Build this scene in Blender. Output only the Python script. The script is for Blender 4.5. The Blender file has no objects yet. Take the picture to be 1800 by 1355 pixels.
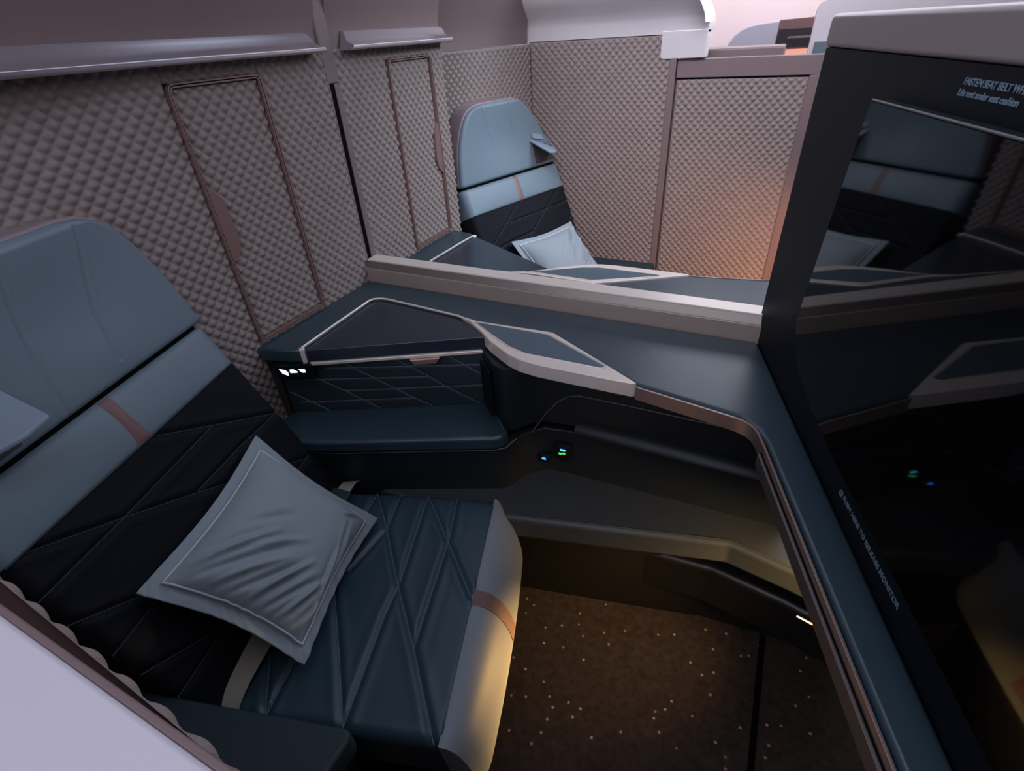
import bpy, bmesh, math, random
import numpy as np
from mathutils import Vector, Matrix
random.seed(7)
SC = bpy.context.scene
COL = SC.collection
# ------------------------------------------------------------------ camera
cam = bpy.data.cameras.new('camera'); camo = bpy.data.objects.new('camera', cam); COL.objects.link(camo)
def _cam_axes():
    f, cx, cy = 905.0, 900.0, 677.5
    ray = lambda x, y: np.array([x-cx, y-cy, f])
    D = ray(995, 1990); Y = ray(1445, 20); X = -ray(-1250, 190)
    M = np.array([X/np.linalg.norm(X), Y/np.linalg.norm(Y), -D/np.linalg.norm(D)])
    U, S, Vt = np.linalg.svd(M); return U @ Vt
_R = _cam_axes()
camo.matrix_world = Matrix(((_R[0,0], -_R[0,1], -_R[0,2], 0), (_R[1,0], -_R[1,1], -_R[1,2], 0),
                            (_R[2,0], -_R[2,1], -_R[2,2], 1.35), (0, 0, 0, 1)))
cam.sensor_width = 36; cam.lens = 905/1800*36; cam.clip_start = 0.01; cam.clip_end = 50
SC.camera = camo
# ------------------------------------------------------------------ world, exposure, big lights
SC.view_settings.view_transform = 'Standard'; SC.view_settings.look = 'None'
SC.view_settings.exposure = 0.0; SC.view_settings.gamma = 1.0
SC.view_settings.use_curve_mapping = False
w = bpy.data.worlds.new('cabin_air'); SC.world = w; w.use_nodes = True
w.node_tree.nodes['Background'].inputs[0].default_value = (0.62, 0.66, 0.85, 1)
w.node_tree.nodes['Background'].inputs[1].default_value = 0.045
def area(name, loc, target, size, size_y, color, power, spread=math.pi):
    l = bpy.data.lights.new(name, 'AREA'); l.shape = 'RECTANGLE'; l.size = size; l.size_y = size_y
    l.color = color; l.energy = power; l.spread = spread
    o = bpy.data.objects.new(name, l); COL.objects.link(o); o.location = loc
    d = Vector(target) - Vector(loc); o.rotation_euler = d.to_track_quat('-Z', 'Y').to_euler()
    return o
COOL = (0.66, 0.80, 1.0); PINK = (1.0, 0.80, 0.82)
area('ceiling_wash_centre', (-0.1, 1.35, 2.12), (-0.1, 1.35, 0), 2.6, 0.4, COOL, 4.5)
area('ceiling_wash_far_aisle', (0.0, 2.85, 2.12), (-0.4, 1.9, 0.7), 3.6, 0.7, (0.80, 0.87, 1.0), 26)
area('ceiling_wash_near_aisle', (-0.2, -0.28, 2.12), (-0.3, -0.25, 0.7), 3.2, 0.6, (0.80, 0.86, 1.0), 9.5)
area('far_seat_fill', (0.75, 2.05, 2.12), (-0.95, 1.75, 1.0), 0.7, 0.4, (0.80, 0.90, 1.0), 4, math.radians(50))  # added fill that brightens the far seat, no known fitting
area('far_wall_fill', (-0.35, 0.95, 2.14), (-0.35, 2.07, 1.0), 1.6, 0.2, (0.90, 0.90, 1.0), 6, math.radians(85))  # extra lamp put in to lift the far side wall
area('near_side_fill', (-0.1, -1.18, 1.80), (-0.4, 2.0, 1.0), 2.6, 0.18, (0.86, 0.84, 1.0), 11)  # made-up fill from high on the near side, aimed at the far wall
area('sidewall_fill', (0.2, 3.1, 2.05), (0.2, 3.65, 1.2), 3.0, 0.2, PINK, 25)  # pink lamp added to make the background sidewall bright
# ------------------------------------------------------------------ materials
def nt(name):
    m = bpy.data.materials.new(name); m.use_nodes = True
    return m, m.node_tree.nodes, m.node_tree.links, m.node_tree.nodes['Principled BSDF']
def mat(name, col, rough=0.5, metal=0.0, spec=0.5, noise=0.0, nscale=60, bump=0.0, bscale=300, sheen=0.0, coat=0.0):
    m, n, l, b = nt(name)
    b.inputs['Base Color'].default_value = (*col, 1); b.inputs['Roughness'].default_value = rough
    b.inputs['Metallic'].default_value = metal; b.inputs['Specular IOR Level'].default_value = spec
    if sheen: b.inputs['Sheen Weight'].default_value = sheen; b.inputs['Sheen Roughness'].default_value = 0.5
    if coat: b.inputs['Coat Weight'].default_value = coat; b.inputs['Coat Roughness'].default_value = 0.15
    tc = n.new('ShaderNodeTexCoord')
    if noise:
        t = n.new('ShaderNodeTexNoise'); t.inputs['Scale'].default_value = nscale; t.inputs['Detail'].default_value = 4
        l.new(tc.outputs['Object'], t.inputs['Vector'])
        r = n.new('ShaderNodeMapRange'); r.inputs['To Min'].default_value = 1-noise; r.inputs['To Max'].default_value = 1+noise
        l.new(t.outputs['Fac'], r.inputs['Value'])
        mx = n.new('ShaderNodeVectorMath'); mx.operation = 'SCALE'; mx.inputs[0].default_value = col
        l.new(r.outputs[0], mx.inputs['Scale']); l.new(mx.outputs[0], b.inputs['Base Color'])
    if bump:
        t = n.new('ShaderNodeTexNoise'); t.inputs['Scale'].default_value = bscale; t.inputs['Detail'].default_value = 3
        l.new(tc.outputs['Object'], t.inputs['Vector'])
        bp = n.new('ShaderNodeBump'); bp.inputs['Strength'].default_value = bump; bp.inputs['Distance'].default_value = 0.002
        l.new(t.outputs['Fac'], bp.inputs['Height']); l.new(bp.outputs[0], b.inputs['Normal'])
    return m
def emis(name, col, s):
    m, n, l, b = nt(name); b.inputs['Base Color'].default_value = (0, 0, 0, 1)
    b.inputs['Emission Color'].default_value = (*col, 1); b.inputs['Emission Strength'].default_value = s
    return m
M = {}
M['quilt'] = mat('quilted_taupe_fabric', (0.265, 0.215, 0.205), 0.85, spec=0.25, noise=0.12, nscale=25, bump=0.25, bscale=900)
M['quilt_back'] = mat('panel_backing', (0.12, 0.09, 0.085), 0.8)
M['shell'] = mat('mauve_shell_panel', (0.19, 0.135, 0.138), 0.38, spec=0.5, noise=0.04, nscale=8)
M['silver'] = mat('satin_lilac_metal', (0.55, 0.50, 0.55), 0.28, metal=0.85)
M['shell_light'] = mat('pale_lilac_shell', (0.62, 0.58, 0.66), 0.4)
M['rose'] = mat('rose_brown_trim', (0.27, 0.165, 0.155), 0.4, metal=0.3)
M['rose_leather'] = mat('rose_leather', (0.20, 0.112, 0.108), 0.55)
M['mauve_leather'] = mat('mauve_leather', (0.27, 0.20, 0.225), 0.5)
M['rose_dark'] = mat('dark_rose_fabric_edge', (0.075, 0.035, 0.030), 0.7)
M['champ'] = mat('champagne_metal', (0.88, 0.78, 0.71), 0.32, metal=0.3)
M['bronze'] = mat('brushed_bronze_rail', (0.30, 0.26, 0.235), 0.38, metal=0.7)
M['rail_light'] = mat('pale_bronze_rail', (0.47, 0.38, 0.33), 0.42, metal=0.35)
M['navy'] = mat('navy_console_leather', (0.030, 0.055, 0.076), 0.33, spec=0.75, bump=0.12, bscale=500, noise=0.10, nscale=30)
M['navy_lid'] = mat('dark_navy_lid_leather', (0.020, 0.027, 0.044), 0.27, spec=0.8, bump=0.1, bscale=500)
M['navy_quilt'] = mat('dark_navy_stitched_fabric', (0.022, 0.038, 0.052), 0.6, bump=0.2, bscale=700)
M['inlay'] = mat('slate_blue_tray_inlay', (0.085, 0.125, 0.16), 0.4, bump=0.1, bscale=500)
M['seat_navy'] = mat('slate_navy_seat_leather', (0.032, 0.064, 0.092), 0.42, spec=0.55, bump=0.12, bscale=500)
M['back_black'] = mat('black_quilted_backrest_fabric', (0.006, 0.007, 0.012), 0.8, spec=0.22)
M['seat_grey'] = mat('blue_grey_leather', (0.155, 0.210, 0.262), 0.48, spec=0.45, bump=0.12, bscale=450)
M['fascia'] = mat('grey_leather_seat_front', (0.25, 0.285, 0.33), 0.5, spec=0.4, bump=0.1, bscale=450)
M['pillow'] = mat('grey_blue_cotton', (0.29, 0.335, 0.385), 0.85, spec=0.2, bump=0.15, bscale=1200, sheen=0.2)
M['piping'] = mat('pale_piping_cord', (0.55, 0.58, 0.62), 0.7)
M['stitch'] = mat('grey_blue_stitching', (0.16, 0.20, 0.24), 0.8)
M['groove_edge_lit'] = mat('lit_groove_edge', (0.05, 0.055, 0.062), 0.8)
M['belt'] = mat('taupe_belt_webbing', (0.42, 0.375, 0.33), 0.8, bump=0.4, bscale=900)
M['black'] = mat('black_plastic', (0.007, 0.008, 0.011), 0.45)
M['void'] = mat('unlit_gap_black', (0.002, 0.002, 0.003), 0.9, spec=0.1)
M['bezel'] = mat('satin_black_bezel', (0.006, 0.009, 0.015), 0.5, spec=0.2)
M['glass'] = mat('glossy_black_screen_glass', (0.002, 0.002, 0.003), 0.035, spec=0.36)
M['frosttext'] = mat('pale_blue_lettering', (0.22, 0.32, 0.42), 0.6)
M['otto'] = mat('charcoal_footrest_leather', (0.050, 0.058, 0.066), 0.42, spec=0.55, bump=0.12, bscale=500)
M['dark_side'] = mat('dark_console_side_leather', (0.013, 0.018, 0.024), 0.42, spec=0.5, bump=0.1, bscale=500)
M['base_dark'] = mat('dark_kick_panel', (0.016, 0.014, 0.013), 0.4)
M['trim_shell'] = mat('mauve_grey_trim', (0.42, 0.36, 0.37), 0.34, metal=0.3)
M['duct'] = mat('dark_glossy_foot_duct', (0.014, 0.013, 0.013), 0.3, spec=0.6)
M['chrome'] = mat('satin_steel', (0.55, 0.57, 0.6), 0.25, metal=1)
M['ceil'] = mat('cabin_ceiling_lining', (0.5, 0.48, 0.5), 0.7)
M['cabin'] = mat('cabin_sidewall_lining', (0.72, 0.66, 0.68), 0.6)
M['slate'] = mat('slate_blue_shell_panel', (0.12, 0.16, 0.20), 0.4)
M['led_white'] = emis('white_lit_icon', (0.95, 1.0, 0.97), 2.2)
M['led_blue'] = emis('blue_led', (0.05, 0.25, 1.0), 2.5)
M['led_cyan'] = emis('cyan_led', (0.08, 0.5, 1.0), 2.5)
M['led_green'] = emis('green_led', (0.08, 0.7, 0.1), 1.5)
M['amber_led'] = emis('amber_lamp_lens', (1.0, 0.58, 0.2), 7)
M['orange_lit'] = emis('orange_light_glow', (1.0, 0.42, 0.3), 0.9)
def carpet():
    m, n, l, b = nt('speckled_brown_carpet'); b.inputs['Roughness'].default_value = 0.95; b.inputs['Specular IOR Level'].default_value = 0.1
    tc = n.new('ShaderNodeTexCoord')
    v = n.new('ShaderNodeTexVoronoi'); v.inputs['Scale'].default_value = 37; v.distance = 'CHEBYCHEV'; v.inputs['Randomness'].default_value = 1
    l.new(tc.outputs['Object'], v.inputs['Vector'])
    lt = n.new('ShaderNodeMath'); lt.operation = 'LESS_THAN'; lt.inputs[1].default_value = 0.105
    l.new(v.outputs['Distance'], lt.inputs[0])
    sep = n.new('ShaderNodeSeparateColor'); l.new(v.outputs['Color'], sep.inputs[0])
    keep = n.new('ShaderNodeMath'); keep.operation = 'GREATER_THAN'; keep.inputs[1].default_value = 0.28
    l.new(sep.outputs[0], keep.inputs[0])
    mul = n.new('ShaderNodeMath'); mul.operation = 'MULTIPLY'; l.new(lt.outputs[0], mul.inputs[0]); l.new(keep.outputs[0], mul.inputs[1])
    ds = n.new('ShaderNodeMix'); ds.data_type = 'RGBA'; l.new(sep.outputs[1], ds.inputs[0])
    ds.inputs[6].default_value = (0.34, 0.20, 0.13, 1); ds.inputs[7].default_value = (0.60, 0.48, 0.38, 1)
    t = n.new('ShaderNodeTexNoise'); t.inputs['Scale'].default_value = 55; t.inputs['Detail'].default_value = 8; t.inputs['Roughness'].default_value = 0.75
    l.new(tc.outputs['Object'], t.inputs['Vector'])
    cr = n.new('ShaderNodeValToRGB'); cr.color_ramp.elements[0].position = 0.3; cr.color_ramp.elements[1].position = 0.7
    cr.color_ramp.elements[0].color = (0.034, 0.024, 0.020, 1); cr.color_ramp.elements[1].color = (0.085, 0.062, 0.053, 1)
    l.new(t.outputs['Fac'], cr.inputs[0])
    mx = n.new('ShaderNodeMix'); mx.data_type = 'RGBA'; l.new(mul.outputs[0], mx.inputs[0]); l.new(cr.outputs[0], mx.inputs[6]); l.new(ds.outputs[2], mx.inputs[7])
    l.new(mx.outputs[2], b.inputs['Base Color'])
    t2 = n.new('ShaderNodeTexNoise'); t2.inputs['Scale'].default_value = 500; l.new(tc.outputs['Object'], t2.inputs['Vector'])
    bp = n.new('ShaderNodeBump'); bp.inputs['Strength'].default_value = 0.6; bp.inputs['Distance'].default_value = 0.003
    l.new(t2.outputs['Fac'], bp.inputs['Height']); l.new(bp.outputs[0], b.inputs['Normal'])
    return m
M['carpet'] = carpet()
# ------------------------------------------------------------------ object helpers
OFF = {}
def off(o): return OFF.get(o.name, Vector((0, 0, 0))) if o else Vector((0, 0, 0))
def tag(o, label=None, cat=None, group=None, kind=None):
    if label: o['label'] = label
    if cat: o['category'] = cat
    if group: o['group'] = group
    if kind: o['kind'] = kind
    return o
def thing(name, loc, label, cat, group=None, rz=0.0, local=False):
    o = bpy.data.objects.new(name, None); COL.objects.link(o); o.empty_display_size = 0.05
    o.location = loc; o.rotation_euler = (0, 0, rz)
    OFF[o.name] = Vector((0, 0, 0)) if local else Vector(loc)
    return tag(o, label, cat, group)
def link(name, data, m, parent=None):
    o = bpy.data.objects.new(name, data); COL.objects.link(o)
    if m: data.materials.append(m)
    if parent: o.parent = parent; OFF[o.name] = off(parent)
    return o
def mesh_np(name, V, F, m, parent=None, smooth=True, ang=None):
    V = np.asarray(V, float) - np.array(off(parent))
    me = bpy.data.meshes.new(name); me.from_pydata(V.tolist(), [], F.tolist() if hasattr(F, 'tolist') else F); me.update()
    if smooth:
        me.polygons.foreach_set('use_smooth', [True]*len(me.polygons))
        if ang: me.set_sharp_from_angle(angle=math.radians(ang))
    return link(name, me, m, parent)
def from_bm(name, bm, m, parent=None, bevel=0.0, seg=3, ang=35):
    bmesh.ops.recalc_face_normals(bm, faces=bm.faces)
    o = -off(parent)
    bmesh.ops.translate(bm, verts=bm.verts, vec=o)
    me = bpy.data.meshes.new(name); bm.to_mesh(me); bm.free()
    me.polygons.foreach_set('use_smooth', [True]*len(me.polygons))
    if not bevel: me.set_sharp_from_angle(angle=math.radians(ang))
    ob = link(name, me, m, parent)
    if bevel:
        b = ob.modifiers.new('edges', 'BEVEL'); b.width = bevel; b.segments = seg; b.limit_method = 'ANGLE'; b.angle_limit = math.radians(40)
        b.harden_normals = True; b.use_clamp_overlap = True
    return ob
def add_prism(bm, poly, z0, z1, xf=None):
    """poly: list of (x,y) or, with xf, (u,v) mapped by xf(u,v,w) to the world."""
    f = xf or (lambda u, v, w_: (u, v, w_))
    lo = [bm.verts.new(f(p[0], p[1], z0)) for p in poly]; hi = [bm.verts.new(f(p[0], p[1], z1)) for p in poly]
    n = len(poly); bm.faces.new(lo[::-1]); bm.faces.new(hi)
    for i in range(n): bm.faces.new((lo[i], lo[(i+1) % n], hi[(i+1) % n], hi[i]))
def prism(name, poly, z0, z1, m, parent=None, bevel=0.0, seg=3, xf=None):
    bm = bmesh.new(); add_prism(bm, poly, z0, z1, xf); return from_bm(name, bm, m, parent, bevel, seg)
def box(name, x0, x1, y0, y1, z0, z1, m, parent=None, bevel=0.0, seg=3):
    return prism(name, [(x0, y0), (x1, y0), (x1, y1), (x0, y1)], z0, z1, m, parent, bevel, seg)
def rounded(poly, r, n=6):
    """round the corners of a polygon; r one radius or one per corner"""
    out = []; N = len(poly)
    for i in range(N):
        p = Vector(poly[i]).to_2d(); a = Vector(poly[i-1]).to_2d(); b = Vector(poly[(i+1) % N]).to_2d()
        rr = r[i] if isinstance(r, (list, tuple)) else r
        u = a-p; v = b-p; lu, lv = u.length, v.length; u.normalize(); v.normalize()
        ang = math.acos(max(-1, min(1, u.dot(v))))
        if rr <= 0 or ang > 3.1: out.append((p.x, p.y)); continue
        t = min(rr/math.tan(ang/2), lu*0.48, lv*0.48)
        A = p+u*t; B = p+v*t
        for k in range(n+1):
            s = k/n; q = A*(1-s)**2 + p*2*s*(1-s) + B*s*s
            out.append((q.x, q.y))
    return out
def ring_strip(name, outer, inner, z0, z1, m, parent=None, xf=None, bevel=0.0):
    """frame between two closed outlines with the same count"""
    f = xf or (lambda u, v, w_: (u, v, w_)); bm = bmesh.new(); n = len(outer)
    g = [[bm.verts.new(f(p[0], p[1], z)) for p in P] for P, z in ((outer, z0), (outer, z1), (inner, z1), (inner, z0))]
    for k in range(4):
        A, B = g[k], g[(k+1) % 4]
        for i in range(n): bm.faces.new((A[i], A[(i+1) % n], B[(i+1) % n], B[i]))
    return from_bm(name, bm, m, parent, bevel, 2)
def inset_poly(poly, d):
    """inset of a closed polygon (counter-clockwise) by d"""
    N = len(poly); out = []
    ar = sum(poly[i][0]*poly[(i+1) % N][1]-poly[(i+1) % N][0]*poly[i][1] for i in range(N))
    s = 1 if ar > 0 else -1
    for i in range(N):
        p = Vector(poly[i]); a = Vector(poly[i-1]); b = Vector(poly[(i+1) % N])
        e1 = (p-a).normalized(); e2 = (b-p).normalized()
        n1 = Vector((-e1.y, e1.x))*s; n2 = Vector((-e2.y, e2.x))*s
        k = n1+n2; L = max(0.35, k.length_squared/2)
        out.append(tuple(p+k*(d/L)))
    return out
def wires(name, lines, r, m, parent=None, cyclic=False, res=2):
    """several strands of cord in one mesh"""
    ns = 4+2*res; V = []; F = []
    for L in lines:
        P = np.array([tuple(p) for p in L], float); n = len(P)
        if cyclic: T = np.roll(P, -1, 0)-np.roll(P, 1, 0)
        else: T = np.gradient(P, axis=0)
        T /= np.linalg.norm(T, axis=1)[:, None]+1e-12
        ref = np.array([0, 0, 1.0]) if abs(T[:, 2]).mean() < 0.8 else np.array([1.0, 0, 0])
        A = np.cross(T, ref); A /= np.linalg.norm(A, axis=1)[:, None]+1e-12; B = np.cross(T, A)
        b0 = len(V)
        for i in range(n):
            for k in range(ns):
                a = 2*math.pi*k/ns; V.append(P[i]+r*(math.cos(a)*A[i]+math.sin(a)*B[i]))
        for i in range(n if cyclic else n-1):
            j = (i+1) % n
            for k in range(ns): F.append([b0+i*ns+k, b0+j*ns+k, b0+j*ns+(k+1) % ns, b0+i*ns+(k+1) % ns])
        if not cyclic: F.append([b0+k for k in range(ns)][::-1]); F.append([b0+(n-1)*ns+k for k in range(ns)])
    return mesh_np(name, np.array(V), F, m, parent, True, 60)
def grid_faces(nu, nv):
    i = np.arange((nu-1)*(nv-1)); a = (i//(nv-1))*nv + i % (nv-1)
    return np.stack([a, a+nv, a+nv+1, a+1], 1)
def resample(path, step):
    P = np.array(path, float); d = np.linalg.norm(np.diff(P, axis=0), axis=1); s = np.concatenate([[0], np.cumsum(d)])
    n = max(2, int(round(s[-1]/step))+1); t = np.linspace(0, s[-1], n)
    Q = np.stack([np.interp(t, s, P[:, k]) for k in range(P.shape[1])], 1); return Q, t
def smoothpath(path, it=3):
    P = [tuple(p) for p in path]
    for _ in range(it):
        Q = [P[0]]
        for a, b in zip(P[:-1], P[1:]):
            Q += [tuple(0.75*np.array(a)+0.25*np.array(b)), tuple(0.25*np.array(a)+0.75*np.array(b))]
        Q.append(P[-1]); P = Q
    return P
CELL = 0.0252
def quilt(name, path, z0, z1, side, m, parent=None, amp=0.0070, step=0.0022, u0=0.0, topcurve=None):
    """padded diamond quilting hung along a plan path"""
    Q, t = resample(path, step); nv = max(2, int((z1-z0)/step)+1); z = np.linspace(z0, z1, nv)
    T = np.gradient(Q, axis=0); T /= np.linalg.norm(T, axis=1)[:, None]; N = np.stack([-T[:, 1], T[:, 0]], 1)*side
    U, Z = np.meshgrid(t+u0, z, indexing='ij')
    a = (U+Z)/CELL; b = (U-Z)/CELL
    h = (np.abs(np.sin(np.pi*a))*np.abs(np.sin(np.pi*b)))**0.75*amp
    e = np.minimum.reduce([U-u0, t[-1]+u0-U, Z-z0, z1-Z]); h *= np.clip(e/0.004, 0, 1)
    X = Q[:, 0][:, None]+N[:, 0][:, None]*h; Y = Q[:, 1][:, None]+N[:, 1][:, None]*h
    V = np.stack([X, Y, Z], 2).reshape(-1, 3); F = grid_faces(len(t), nv)
    if side > 0: F = F[:, ::-1]
    return mesh_np(name, V, F, m, parent)
def mirror_copy(o, parent=None, labels=None):
    c = o.copy(); COL.objects.link(c)
    if parent is None:
        c.location = (o.location.x, MID2-o.location.y, o.location.z); c.rotation_euler = (0, 0, -o.rotation_euler.z); c.scale = (1, -1, 1)
        if labels: c['label'] = labels
    else: c.parent = parent
    for ch in list(o.children): mirror_copy(ch, c)
    return c
MID2 = 2.12
XW = -0.977        # face of the rear partition
# ------------------------------------------------------------------ cabin shell
def structure(o, label=None): tag(o, label, None, None, 'structure'); return o
fl = structure(prism('floor', [(-2.6, -1.3), (3.0, -1.3), (3.0, 3.7), (-2.6, 3.7)], -0.06, -0.006, M['void']), 'dark floor under the carpet panels')
structure(box('floor_carpet_seat', -1.3, 0.199, -1.25, 2.6, -0.006, 0.004, M['carpet'], bevel=0.003), 'speckled brown carpet in front of the near seat')
structure(box('floor_carpet_front', 0.213, 1.6, -1.25, 2.6, -0.006, 0.004, M['carpet'], bevel=0.003), 'speckled brown carpet panel beyond the black floor gap')
structure(box('ceiling', -2.6, 3.0, -1.3, 3.7, 2.2, 2.26, M['ceil']), 'pale cabin ceiling lining')
structure(box('wall_far_side', -2.6, 3.0, 3.65, 3.75, 0, 2.2, M['cabin']), 'pinkish white cabin sidewall in the far background')
structure(box('wall_near_side', -2.6, 3.0, -1.4, -1.3, 0, 2.2, M['cabin']), 'cabin sidewall behind the photographer')
# ------------------------------------------------------------------ rear partition: quilted near half
near_path = [(XW, 0.645)] + smoothpath([(XW, 0.64), (XW, 0.61), (-0.984, 0.50), (-0.990, 0.40)], 3) + [(-0.990, 0.05)]
far_path = [(XW, 0.645)] + smoothpath([(XW, 0.64), (XW, 0.584), (-0.984, 0.577), (-1.005, 0.577)], 3) + [(-1.09, 0.577)]
DY0, DY1, DZ0, DZ1 = 0.650, 0.853, 0.806, 1.308       # cupboard door opening
def rear_wall(name, label, path, core):
    # solid core behind the quilting, in one mesh
    bm = bmesh.new()
    add_prism(bm, core, 0, 1.338)
    wl = structure(from_bm(name, bm, M['quilt_back']), label)
    a = [(XW, 1.045), (XW, DY1)]
    quilt('quilting', a, 0.79, 1.338, 1, M['quilt'], wl)
    quilt('quilting', [(XW, DY1), (XW, DY0)], 0.79, DZ0, 1, M['quilt'], wl, u0=1.045-DY1)
    quilt('quilting', [(XW, DY1), (XW, DY0)], DZ1, 1.338, 1, M['quilt'], wl, u0=1.045-DY1)
    quilt('quilting', [(XW, DY0)]+path, 0.50, 1.338, 1, M['quilt'], wl, u0=1.045-DY0)
    return wl
WL = rear_wall('wall_rear', 'quilted rear partition behind the near seat', near_path, [(XW-0.006, 1.045), (XW-0.006, 0.62), (-0.999, 0.50), (-0.999, 0.05), (-1.06, 0.05), (-1.06, 1.045)])
WF0 = rear_wall('wall_rear_far', 'x', far_path, [(XW-0.006, 1.045), (XW-0.006, 0.586), (-1.085, 0.584), (-1.085, 1.045)])
WF = mirror_copy(WF0, None, 'quilted rear partition beside the far seat')
for _o in list(WF0.children)+[WF0]: bpy.data.objects.remove(_o)
WF.name = 'wall_rear_far'
# storage cupboard door in the partition
def cupboard():
    t = thing('cupboard_door', (XW, (DY0+DY1)/2, DZ0), 'tall quilted cupboard door with rose trim in the wall right beside the near seat', 'cupboard door')
    xf = lambda u, v, w_: (XW+w_, u, v)
    o = rounded([(DY0, DZ0), (DY1, DZ0), (DY1, DZ1), (DY0, DZ1)], [0.004, 0.004, 0.016, 0.016])
    ring_strip('outer_frame', o, inset_poly(o, 0.0022), 0.0, 0.0105, M['rose'], t, xf)
    i0 = inset_poly(o, 0.0042); i1 = inset_poly(o, 0.0066)
    ring_strip('inner_frame', i0, i1, -0.002, 0.0095, M['rose'], t, xf)
    g = ring_strip('shadow_gap', inset_poly(o, 0.0022), i0, -0.004, -0.001, M['void'], t, xf)
    quilt('quilted_panel', [(XW-0.001, DY1-0.0066), (XW-0.001, DY0+0.0066)], DZ0+0.0066, DZ1-0.0066, 1, M['quilt'], t, u0=1.045-DY1+0.0066)
    h = [(DY0+0.006, 0.985), (DY0+0.006, 1.140), (DY0+0.030, 1.112), (DY0+0.036, 1.032), (DY0+0.030, 1.010)]
    prism('handle', rounded(h, 0.006), 0.000, 0.0098, M['rose_leather'], t, 0.001, 2, xf)
    return t
CD = cupboard()
mirror_copy(CD, None, 'tall quilted cupboard door with rose trim on the wall beside the far seat')
# ledge trim at eye height
def wall_ledge(name, y0, y1, label):
    t = thing(name, (XW, (y0+y1)/2, 1.333), label, 'grab rail')
    prof = [(0, 0.0), (0.040, 0.0), (0.044, 0.003), (0.044, 0.009), (0.040, 0.012), (0.028, 0.014), (0.020, 0.020), (0.014, 0.030), (0.008, 0.037), (0.0, 0.038)]
    bm = bmesh.new()
    ends = []
    for y, k in ((y0, 1.0), (y0+0.008, 1.0), (y1-0.022, 1.0), (y1, 1.0)):
        ends.append([bm.verts.new((XW+p[0]*k, y + (0.018*(p[1]/0.038)*(-1) if y == y1 else 0), 1.334+p[1]*1.0)) for p in prof])
    for A, B in zip(ends[:-1], ends[1:]):
        for i in range(len(prof)): bm.faces.new((A[i], A[(i+1) % len(prof)], B[(i+1) % len(prof)], B[i]))
    bm.faces.new(ends[0][::-1]); bm.faces.new(ends[-1])
    from_bm('rail_body', bm, M['silver'], t, 0.0012, 2)
    return t
LN = wall_ledge('grab_rail', 0.10, 1.020, 'long satin lilac grab rail on the partition above the near seat')
LF = wall_ledge('grab_rail', 0.577, 1.016, 'x')
_l = mirror_copy(LF, None, 'short satin lilac grab rail above the far cupboard door')
for _o in list(LF.children)+[LF]: bpy.data.objects.remove(_o)
# smooth shell above the quilting
def flare(name, line, z0, back, label):
    """smooth panel rising from a plan line and leaning out over the seat towards the top"""
    prof = [(0.0, z0), (0.0, z0+0.035), (0.004, z0+0.06), (0.016, z0+0.10), (0.040, z0+0.16), (0.075, z0+0.24), (0.12, z0+0.36)]
    P, tt = resample(line, 0.02); T = np.gradient(P, axis=0); T /= np.linalg.norm(T, axis=1)[:, None]; N = np.stack([T[:, 1], -T[:, 0]], 1)
    V = [];
    for i in range(len(P)):
        for d, z in prof: V.append((P[i, 0]+N[i, 0]*d, P[i, 1]+N[i, 1]*d, z))
        V.append((P[i, 0]-N[i, 0]*back, P[i, 1]-N[i, 1]*back, prof[-1][1])); V.append((P[i, 0]-N[i, 0]*back, P[i, 1]-N[i, 1]*back, z0))
    k = len(prof)+2; n = len(P); F = grid_faces(n, k).tolist()
    F += [[i*k+k-1, (i+1)*k+k-1, (i+1)*k, i*k] for i in range(n-1)]
    F.append(list(range(k))[::-1]); F.append([(n-1)*k+q for q in range(k)])
    bm = bmesh.new(); vs = [bm.verts.new(v) for v in V]
    for f in F: bm.faces.new([vs[q] for q in f])
    return structure(from_bm(name, bm, M['shell'], None, 0, 3, 60), label)
flare('wall_rear_upper', [(XW-0.002, 0.05), (XW-0.002, 1.043)], 1.338, 0.06, 'smooth mauve shell panel above the quilted near partition')
flare('wall_rear_upper_far', [(XW-0.002, 1.077), (XW-0.002, 1.541)], 1.338, 0.06, 'smooth mauve shell panel above the far cupboard door')
flare('wall_corner_upper_far', [(-1.092, 1.547), (-0.930, 2.055)], 1.308, 0.08, 'smooth mauve shell panel above the quilting behind the far seat')
# centre column with the dark divider slot
t = thing('divider_column', (XW, 1.06, 0.84), 'mauve centre column with a long black slot between the two suites', 'divider column')
box('column_body', XW-0.03, XW+0.004, 1.040, 1.080, 1.272, 1.75, M['shell'], t, 0.004)
box('column_back', XW-0.06, XW-0.02, 1.040, 1.080, 0.80, 1.28, M['void'], t)
box('side_edge', XW-0.03, XW+0.003, 1.041, 1.0465, 0.84, 1.272, M['shell'], t, 0.001)
box('side_edge', XW-0.03, XW+0.003, 1.062, 1.079, 0.84, 1.272, M['shell'], t, 0.001)
box('divider_slot', XW-0.02, XW+0.001, 1.0465, 1.062, 0.845, 1.270, M['void'], t)
# ------------------------------------------------------------------ far suite side wall
YF = 2.07
qa = [(-1.093, 1.545), (-0.925, YF-0.004)]
w_ = prism('wall_behind_far_seat', [(-1.10, 1.50), (-0.93, YF), (-0.93, YF+0.1), (-1.25, 1.6), (-1.25, 1.50)], 0, 1.30, M['quilt_back'])
structure(w_, 'quilted panel close behind the far seat'); 
quilt('quilting', qa, 0.45, 1.305, -1, M['quilt'], w_)
w_ = box('wall_aisle_far', -0.93, -0.405, YF+0.006, YF+0.08, 0, 1.312, M['quilt_back']); structure(w_, 'quilted aisle side wall of the far suite')
quilt('quilting', [(-0.925, YF), (-0.412, YF)], 0.40, 1.310, -1, M['quilt'], w_)
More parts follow.
